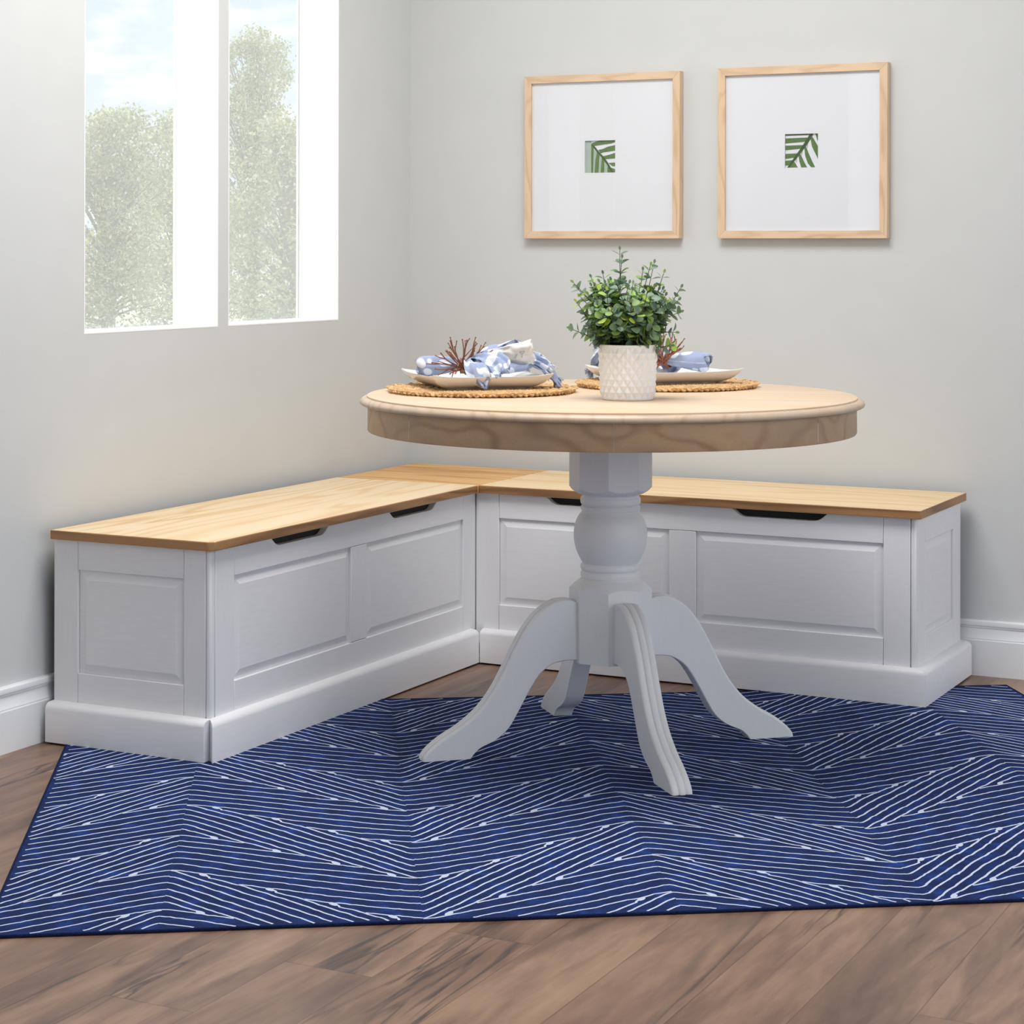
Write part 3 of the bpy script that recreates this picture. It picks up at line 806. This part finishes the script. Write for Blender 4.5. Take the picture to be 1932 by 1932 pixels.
def ring_mesh(seed):
    mb = MB(); rs = R(seed)
    # band of twisted twig round the roll
    for q in range(3):
        pts = [(.004*(q-1)+.001*sin(i), (.0165)*cos(2*PI*i/20), (.0160)*sin(2*PI*i/20)) for i in range(21)]
        mb.tube(pts, .0018, 5)
    # branching twigs springing from the front of the ring
    base = Vector((0, -.020, -.004))
    def twig(p, d, L_, r, depth):
        n = 7; pts = [p]; cur = p.copy(); dd = d.normalized()
        for i in range(n):
            dd = (dd+Vector((rs.uniform(-1, 1), rs.uniform(-1, 1), rs.uniform(-.8, 1)))*.16).normalized()
            cur = cur+dd*L_/n; pts.append(cur.copy())
            if depth and i in (2, 4) and rs.random() < .75:
                twig(cur.copy(), (dd+Vector((rs.uniform(-1, 1), rs.uniform(-.6, .6), rs.uniform(-.7, .9)))*.7), L_*rs.uniform(.35, .55), r*.8, depth-1)
        mb.tube(pts, [r*(1-.25*i/n) for i in range(n+1)], 5)
        e_ = pts[-1]; mb.tube([e_-dd*.0009, e_+dd*.0009], r*1.25, 6)
    dirs = [(-1, -.2, .55), (-1, -.3, .30), (-.95, -.4, .1), (-.8, -.5, -.25), (-.6, -.6, -.3), (-.35, -.3, 1), (-.2, 0, 1.05), (.1, -.2, 1), (.45, -.1, 1), (.6, .1, .9), (.75, -.1, .75), (.95, .1, .62), (.7, -.4, .5), (.1, -.8, -.3), (-.15, -.8, -.2), (-.3, -.6, .6), (.3, -.6, .7), (-.7, 0, .8), (.9, -.3, .35)]
    for d in dirs:
        L_ = rs.uniform(.052, .072)
        if d[2] < 0: L_ *= .62
        twig(base+Vector((rs.uniform(-.004, .004), rs.uniform(-.003, .003), rs.uniform(-.004, .004))), Vector(d), L_, .00165, 1)
    return mb
RZ = .812
n1 = thing('cloth_napkin', 'crumpled blue and white fringed napkin on the left plate', 'napkin', tp(-.315, .085, RZ), YAW, 'blue and white napkins on the plates')
napkin_parts(n1)
n2 = n1.copy(); col.objects.link(n2)
for ch in list(n1.children):
    c = ch.copy(); col.objects.link(c); c.parent = n2
    for gch in list(ch.children): d = gch.copy(); col.objects.link(d); d.parent = c
n2.location = tp(.145, .29, RZ+.001); n2.rotation_euler.z = YAW+math.radians(152)
n2['label'] = 'crumpled blue and white fringed napkin on the right plate, half hidden by the pot'
r1 = obj('napkin_ring', ring_mesh(11), 'twig', local=True, smooth=60); r1.location = tp(-.317, .085, RZ-.001); r1.rotation_euler.z = YAW
tag(r1, 'brown beaded twig napkin ring on the left plate', 'napkin ring', 'twig napkin rings')
r2 = r1.copy(); col.objects.link(r2); r2.location = tp(.147, .288, RZ+.001); r2.rotation_euler.z = YAW+math.radians(-38)
r2['label'] = 'brown beaded twig napkin ring on the right plate, behind the plant'

# ------------------------------------------------------------------ potted eucalyptus
pp = thing('potted_plant', 'green eucalyptus plant in a white diamond-faceted pot on the round table', 'plant', tp(.026, -.160, TZ))
PX, PY = pp.location.x, pp.location.y
mb = MB(); HP = .1135; NC, NR = 21, 4
vs = []; fs = []
# diamond pyramids: lattice of low points with raised centres
def pr_(z): return .0525+(.0585-.0525)*z/HP
nz = NR*2; z0_, z1_ = .004, HP-.004
def P_(i, k, dr):
    a = PI*i/NC; z = z0_+(z1_-z0_)*k/nz; r = pr_(z)+dr
    return (PX+r*cos(a), PY+r*sin(a), TZ+z)
idx = {}
def V_(i, k):
    i %= 2*NC; key = (i, k)
    if key not in idx: idx[key] = len(vs); vs.append(P_(i, k, 0))
    return idx[key]
for k in range(0, nz+1):
    for i in range(2*NC):
        if (i+k) % 2 == 1: continue
        # diamond centred at (i,k+1)? use centres on odd lattice
for i in range(2*NC):
    for k in range(-1, nz+1, 1):
        if (i+k) % 2 == 0: continue
        # diamond with centre (i,k), corners (i±1,k),(i,k±2) would overlap; use unit diamonds
        c = len(vs)
        kk = min(max(k, 0), nz)
        vs.append(P_(i, kk, .0046 if 0 < k < nz else .0008))
        L1, R1 = V_(i-1, kk), V_(i+1, kk)
        if k+1 <= nz: U1 = V_(i, k+1); fs += [(c, R1, U1), (c, U1, L1)]
        if k-1 >= 0: D1 = V_(i, k-1); fs += [(c, D1, R1), (c, L1, D1)]
mb.add(vs, fs)
mb.lathe([(.0, TZ), (.050, TZ), (.0520, TZ+.0015), (.0527, TZ+.0045)], 68, PX, PY)
mb.lathe([(.0583, TZ+HP-.0045), (.0590, TZ+HP-.003), (.0588, TZ+HP), (.0560, TZ+HP), (.0545, TZ+HP-.004), (.0535, TZ+HP-.03), (.0, TZ+HP-.03)], 68, PX, PY)
obj('pot', mb, 'pot', pp, smooth=12)
mb = MB(); mb.lathe([(0, TZ+HP-.010), (.03, TZ+HP-.009), (.0535, TZ+HP-.013), (.0535, TZ+HP-.028)], 40, PX, PY); obj('soil', mb, 'soil', pp, smooth=50)
rs = R(21); st = MB(); fo = MB()
def leaf(mb, p, d, up, L_, W_, cup=.25):
    d = d.normalized(); s = d.cross(up)
    if s.length < 1e-3: s = d.cross(Vector((1, 0, 0)))
    s.normalize(); n = s.cross(d).normalized()
    pts = [p]; rows = [(.22, .62), (.5, 1.), (.78, .78), (.93, .4)]
    for t, w in rows:
        for q in (-1, 0, 1):
            pts.append(p+d*L_*t+s*W_*w*q*.5+n*(cup*W_*w*.5*abs(q)-cup*.5*L_*t*t))
    pts.append(p+d*L_-n*cup*.5*L_)
    f = [(0, 1, 2), (0, 2, 3)]
    for r in range(3):
        b = 1+3*r; f += [(b, b+3, b+4, b+1), (b+1, b+4, b+5, b+2)]
    f += [(10, 13, 11), (11, 13, 12)]
    mb.add(pts, f)
def sprig(p0, tip, nl, sc=1.):
    p0, tip = Vector(p0), Vector(tip)
    mid = p0.lerp(tip, .5)+Vector((rs.uniform(-.01, .01), rs.uniform(-.01, .01), rs.uniform(0, .018)))
    pts = [p.copy() for p in catmull([p0, p0.lerp(mid, .5)+Vector((0, 0, .006)), mid, tip], 5)]
    st.tube(pts, [.0014*(1-.55*i/len(pts)) for i in range(len(pts))], 5)
    m = len(pts)
    for q in range(nl):
        t = .22+.78*(q+.3)/nl; i = min(m-2, int(t*(m-1))); p = pts[i].lerp(pts[i+1], t*(m-1)-i)
        ax = (pts[i+1]-pts[i]).normalized(); a0 = q*1.7+rs.uniform(-.3, .3)
        s1 = ax.cross(Vector((.3, .2, 1))).normalized(); s2 = ax.cross(s1)
        size = (.0205 if t < .8 else .0175)*rs.uniform(.8, 1.2)*sc
        for w in (0, PI):
            dr = s1*cos(a0+w)+s2*sin(a0+w)
            leaf(fo, p+dr*.001, dr+ax*rs.uniform(.35, .9), ax, size, size*rs.uniform(.85, 1.08), rs.uniform(.1, .4))
    leaf(fo, pts[-1], ax, Vector((0, 1, .2)), .010*sc, .006*sc)
zb = TZ+HP-.012
def pa(a, b, z): q = Vector((a*cos(YAW)-b*sin(YAW), a*sin(YAW)+b*cos(YAW), 0)); return Vector((PX+q.x, PY+q.y, z))
tips = [(-.017, 0, 1.062), (-.012, .01, 1.045), (-.118, -.02, .902), (-.105, .02, .985), (-.112, -.02, .995), (-.105, .0, .955), (.108, .0, .985), (.108, .02, .935), (.075, .02, 1.015), (.045, -.01, 1.030), (.055, .02, 1.035), (.030, 0, 1.02), (-.075, 0, 1.005), (-.05, .02, 1.012), (-.035, -.02, 1.0), (.10, -.03, .96), (.095, -.02, .895), (.085, -.03, .868), (-.09, .01, .93), (-.085, -.02, .905), (-.075, -.03, .89)]
for a, b, z in tips: sprig(pa(a*.18+rs.uniform(-.012, .012), b*.2+rs.uniform(-.012, .012), zb), pa(a, b, z), rs.randint(9, 11))
for q in range(125):
    th = rs.uniform(0, 2*PI); f = rs.random(); zz = .880+.118*f
    rad = (.070+.034*min(1, f*1.6))*rs.uniform(.35, 1.)**.6*(1 if f < .7 else 1-(f-.7)*1.1)
    sprig(pa(rad*.3*cos(th)+rs.uniform(-.01, .01), rad*.3*sin(th)+rs.uniform(-.01, .01), zb), pa(rad*cos(th), rad*sin(th), zz), rs.randint(6, 8), 1.02)
obj('stem', st, 'stem', pp, smooth=60)
tag(obj('foliage', fo, 'euca', pp, smooth=60))

# ------------------------------------------------------------------ framed prints
def picture(x0, z0, w, h, label, art):
    root = thing('picture_frame', label, 'picture', (x0+w/2, 0, z0), 0, 'framed leaf prints')
    D = .026; fw = .0205; yb = -.0015; yf = -D
    def piece(kind):
        mb = MB()
        if kind == 't': q = [(x0, z0+h), (x0+w, z0+h), (x0+w-fw, z0+h-fw), (x0+fw, z0+h-fw)]
        if kind == 'b': q = [(x0, z0), (x0+w, z0), (x0+w-fw, z0+fw), (x0+fw, z0+fw)]
        if kind == 'l': q = [(x0, z0), (x0, z0+h), (x0+fw, z0+h-fw), (x0+fw, z0+fw)]
        if kind == 'r': q = [(x0+w, z0), (x0+w, z0+h), (x0+w-fw, z0+h-fw), (x0+w-fw, z0+fw)]
        return mb.prism(q, lambda p, s, t: (p, t, s), yf, yb)
    for k in 'tblr': obj('frame_bar', piece(k), 'frame' if k in 'tb' else 'frameV', root, bevel=.0006)
    mb = MB(); mb.box(x0+fw-.002, x0+w-fw+.002, -.004, yb, z0+fw-.002, z0+h-fw+.002); obj('backing_board', mb, 'backing', root, smooth=0)
    ax0, az0, aw, ah = art['box']
    # card mount with a square window
    X0, X1, Z0, Z1 = x0+fw-.0005, x0+w-fw+.0005, z0+fw-.0005, z0+h-fw+.0005; yc0, yc1 = -.0175, -.0125
    mb = MB()
    for b in ((X0, ax0, Z0, Z1), (ax0+aw, X1, Z0, Z1), (ax0, ax0+aw, Z0, az0), (ax0, ax0+aw, az0+ah, Z1)): mb.box(b[0], b[1], yc0, yc1, b[2], b[3])
    obj('mount_board', mb, 'card', root, smooth=0)
    mb = MB(); mb.box(ax0-.004, ax0+aw+.004, -.0120, -.0105, az0-.004, az0+ah+.004)
    base = obj('leaf_print', mb, 'art_white', root, smooth=0)
    def P(p, y): return (ax0+aw*p[0], y, az0+ah*(1-p[1]))
    for nm, mat, polys, y in (('leaf_shadow', 'art_pale', art.get('pale', []), -.0122), ('leaflet', 'art_green', art['green'], -.0126), ('leaf_midrib', 'art_dark', art['dark'], -.0130)):
        if not polys: continue
        mb = MB()
        for pg in polys:
            n = len(pg); vs = [P(p, y) for p in pg]+[P(p, y+.0003) for p in pg]
            mb.add(vs, [tuple(range(n)), tuple(range(n, 2*n))[::-1]]+[(i, (i+1) % n, (i+1) % n+n, i+n) for i in range(n)])
        obj(nm, mb, mat, base, smooth=0)
    mb = MB(); mb.box(X0, X1, -.0205, -.0190, Z0, Z1); obj('picture_glass', mb, 'glass', root, smooth=0)
art1 = dict(box=(.5555, 1.2735, .0905, .0878),
  pale=[[(0, 0), (.19, 0), (.19, 1), (0, 1)], [(.26, .25), (.40, .42), (.50, .52), (.74, .78), (.86, 1), (.19, 1), (.22, .3)]],  # left strip paints the glass reflection, second patch is pale print
  green=[[(.20, .08), (.45, 0), (1, 0), (1, .05), (.85, .10), (.35, .16), (.22, .16)], [(.42, .29), (.55, .27), (.72, .20), (1, .145), (1, .32), (.6, .37), (.5, .40)], [(.58, .49), (.8, .44), (1, .385), (1, .56), (.7, .58), (.63, .58)], [(.76, .70), (1, .69), (1, .81), (.88, .80)], [(.82, .84), (1, .90), (1, 1), (.88, 1)],
         [(.19, .1), (.27, .2), (.25, 1), (.19, 1)], [(.38, .36), (.46, .46), (.43, 1), (.30, 1), (.33, .6)], [(.54, .52), (.62, .60), (.62, 1), (.50, 1)], [(.73, .74), (.86, .95), (.86, 1), (.72, 1)]],
  dark=[[(.19, .12), (.24, .10), (.45, .35), (.62, .52), (.75, .70), (.93, 1), (.86, 1), (.70, .73), (.55, .55), (.38, .37)]])
art2 = dict(box=(1.1284, 1.2785, .0900, .0878),
  pale=[[(.62, .28), (.70, .24), (.66, .45)], [(.45, .50), (.54, .44), (.5, .66)], [(.28, .78), (.36, .68), (.34, .86)]],
  green=[[(0, 0), (.78, 0), (.76, .035), (0, .045)], [(0, .125), (.66, .11), (.60, .235), (0, .275)], [(0, .34), (.54, .33), (.46, .44), (0, .475)], [(0, .585), (.36, .575), (.28, .70), (0, .735)], [(0, .79), (.22, .77), (.10, .93), (0, .93)],
         [(.90, 0), (1, 0), (1, .29), (.95, .16)], [(.76, .16), (.82, .10), (.92, .27), (1, .40), (1, .79), (.90, .58), (.80, .38)], [(.57, .42), (.62, .37), (.70, .58), (.80, .80), (.90, 1), (.78, 1), (.68, .88), (.60, .66)], [(.40, .64), (.46, .60), (.55, .80), (.66, 1), (.48, 1), (.42, .80)], [(.18, .88), (.26, .80), (.38, 1), (.08, 1)]],
  dark=[[(.05, 1), (.30, .65), (.52, .35), (.72, .04), (.74, 0), (.84, 0), (.80, .10), (.62, .36), (.44, .60), (.22, .86), (.12, 1)]])
picture(.3757, 1.0942, .4612, .448, 'light oak framed leaf print nearer the corner, midrib falling to the right', art1)
picture(.9447, 1.0942, .4600, .450, 'light oak framed leaf print farther right, midrib rising to the right', art2)

# ------------------------------------------------------------------ outdoors
mb = MB(); mb.box(-70, -.5, -20, 70, -.25, -.02); tag(obj('ground', mb, 'lawn', smooth=0), 'pale sunlit lawn outside the windows', 'ground', None, 'structure')
def out_pt(t, dist):
    """t across the view through the windows (0 left .. 1 right), dist metres beyond"""
    a = Vector((2.94, -5.29)); b = Vector((-WT, -1.5+1.1*t)); d = (b-a).normalized(); p = a+d*dist; return p.x, p.y
def tree(x, y, H_, Wd, dens, seed, lobes, leafsize=.06):
    rs = R(seed); fo = MB(); tr = MB()
    tr.tube([(x, y, -.02), (x+.05, y, H_*.3), (x, y+.05, H_*.7)], [.09, .07, .03], 8)
    cl = []
    for q in range(lobes):
        th = rs.uniform(0, 2*PI); hh = rs.random(); rw = Wd*(.35+.75*math.sin(PI*min(1, hh*.86+.12)))
        r_ = rw*math.sqrt(rs.random()); c = Vector((x+r_*cos(th), y+r_*sin(th), .12+hh*(H_-.35)))
        cl.append((c, rs.uniform(.20, .42)*(1.15-.5*hh)))
        tr.tube([(x, y, c.z*.55), ((x+c.x)/2, (y+c.y)/2, c.z*.85), tuple(c)], [.02, .012, .004], 4)
    for c, rad in cl:
        for q in range(dens):
            v = Vector((rs.gauss(0, 1), rs.gauss(0, 1), rs.gauss(0, 1))).normalized()*rad*rs.random()**.4
            p = c+v
            if p.z < 0: continue
            d = Vector((rs.gauss(0, 1), rs.gauss(0, 1), rs.gauss(0, 1))).normalized(); s = d.cross(Vector((rs.gauss(0, 1), rs.gauss(0, 1), rs.gauss(0, 1)))).normalized()
            L_ = leafsize*rs.uniform(.6, 1.2)
            fo.add([p, p+d*L_*.5+s*L_*.3, p+d*L_, p+d*L_*.5-s*L_*.3], [(0, 1, 2, 3)])
    return tr, fo
TREES = [(-.10, 25.0, 2.55, .80, 90, 'rounded pale green shrub tree at the far left outside the windows'),
         (.24, 27.2, 2.95, .95, 150, 'bushy pale green tree filling the window farther from the corner'),
         (.50, 29.6, 3.10, .80, 110, 'bushy tree seen low between the two windows'),
         (.80, 32.0, 4.55, .85, 150, 'tallest tree with an airy crown, seen through the window nearer the corner'),
         (.97, 25.0, 2.75, .80, 100, 'low bushy tree seen at the right edge of the second window'),
         (1.35, 28.5, 3.3, 1.0, 60, 'broad shrub tree farther right, hidden by the wall corner')]
for i, (t, dist, H_, Wd, lobes, lab) in enumerate(TREES):
    x, y = out_pt(t, dist)
    tr, fo = tree(x, y, H_, Wd, 150, 40+i, lobes)
    rt_ = thing('garden_tree', lab, 'tree', (x, y, -.02), 0, 'trees outside the windows')
    obj('trunk', tr, 'bark', rt_, smooth=60); obj('crown', fo, 'tree_leaf', rt_, smooth=0)

# ------------------------------------------------------------------ sky and light
w = bpy.data.worlds.new('World'); sc.world = w; w.use_nodes = True; nt = w.node_tree; nt.nodes.clear()
out = nt.nodes.new('ShaderNodeOutputWorld'); bg = nt.nodes.new('ShaderNodeBackground'); nt.links.new(bg.outputs[0], out.inputs[0])
tc = nt.nodes.new('ShaderNodeTexCoord'); D = tc.outputs['Generated']
def dotn(v, pw):
    n = nt.nodes.new('ShaderNodeVectorMath'); n.operation = 'DOT_PRODUCT'; nt.links.new(D, n.inputs[0]); n.inputs[1].default_value = Vector(v).normalized()
    return math_n(nt, 'POWER', math_n(nt, 'MAXIMUM', n.outputs['Value'], 0), pw)
sp = nt.nodes.new('ShaderNodeSeparateXYZ'); nt.links.new(D, sp.inputs[0])
skyc = ramp(nt, sp.outputs[2], [(0, (.78, .85, .94)), (.12, (.60, .75, .94)), (.4, (.74, .82, .94)), (1, (.80, .84, .92))])
mp = nt.nodes.new('ShaderNodeMapping'); mp.inputs['Scale'].default_value = (1, 1, 2.6); mp.inputs['Location'].default_value = (.3, .1, .05); nt.links.new(D, mp.inputs[0])
cn = noise_n(nt, mp.outputs[0], 16, 7, .55, .3)
cm = ramp(nt, cn, [(.52, (0, 0, 0)), (.62, (1, 1, 1))])
skyc = mix(nt, cm, skyc, (1.0, 1.0, 1.0))
LOBES = [((-.75, -.45, .45), 5, 1.8), ((.80, -.45, .30), 5, .9)]
add = None
for v, pw, st_ in LOBES:
    x = math_n(nt, 'MULTIPLY', dotn(v, pw), st_); add = x if add is None else math_n(nt, 'ADD', add, x)
sv = nt.nodes.new('ShaderNodeVectorMath'); sv.operation = 'SCALE'; sv.inputs[0].default_value = (1.0, .985, .965); nt.links.new(add, sv.inputs['Scale'])
ad = nt.nodes.new('ShaderNodeVectorMath'); ad.operation = 'ADD'; nt.links.new(sv.outputs[0], ad.inputs[0]); nt.links.new(skyc, ad.inputs[1])
nt.links.new(ad.outputs[0], bg.inputs[0]); bg.inputs[1].default_value = .92

L = bpy.data.lights.new('ceiling_softlight', 'AREA'); L.shape = 'RECTANGLE'; L.size = 1.1; L.size_y = 1.1; L.energy = 48; L.color = (1, .985, .96)
lo = bpy.data.objects.new('ceiling_softlight', L); col.objects.link(lo); lo.location = (1.15, -1.65, HT-.03)

S = bpy.data.lights.new('sun', 'SUN'); S.energy = 3.6; S.angle = .01; S.color = (1, .97, .9)
so = bpy.data.objects.new('sun', S); col.objects.link(so); so.location = (-8, 12, 12)
so.rotation_euler = Vector((.02, -.78, -.62)).to_track_quat('-Z', 'Y').to_euler()

# ------------------------------------------------------------------ camera
cam = bpy.data.cameras.new('camera'); co = bpy.data.objects.new('camera', cam); col.objects.link(co)
cam.sensor_width = 36; cam.lens = 3988.2/1932*36
cam.shift_x = (966-930.84)/1932; cam.shift_y = -(966-471.23)/1932
co.matrix_world = Matrix.Translation((2.9397, -5.2855, 1.0631)) @ Matrix.Rotation(.4681, 4, 'Z') @ Matrix.Rotation(PI/2, 4, 'X') @ Matrix.Rotation(.0019, 4, 'Z')
cam.clip_end = 300
sc.camera = co
vs_ = sc.view_settings; vs_.view_transform = 'Standard'; vs_.look = 'None'; vs_.gamma = 1; vs_.use_curve_mapping = False
vs_.exposure = 0.12
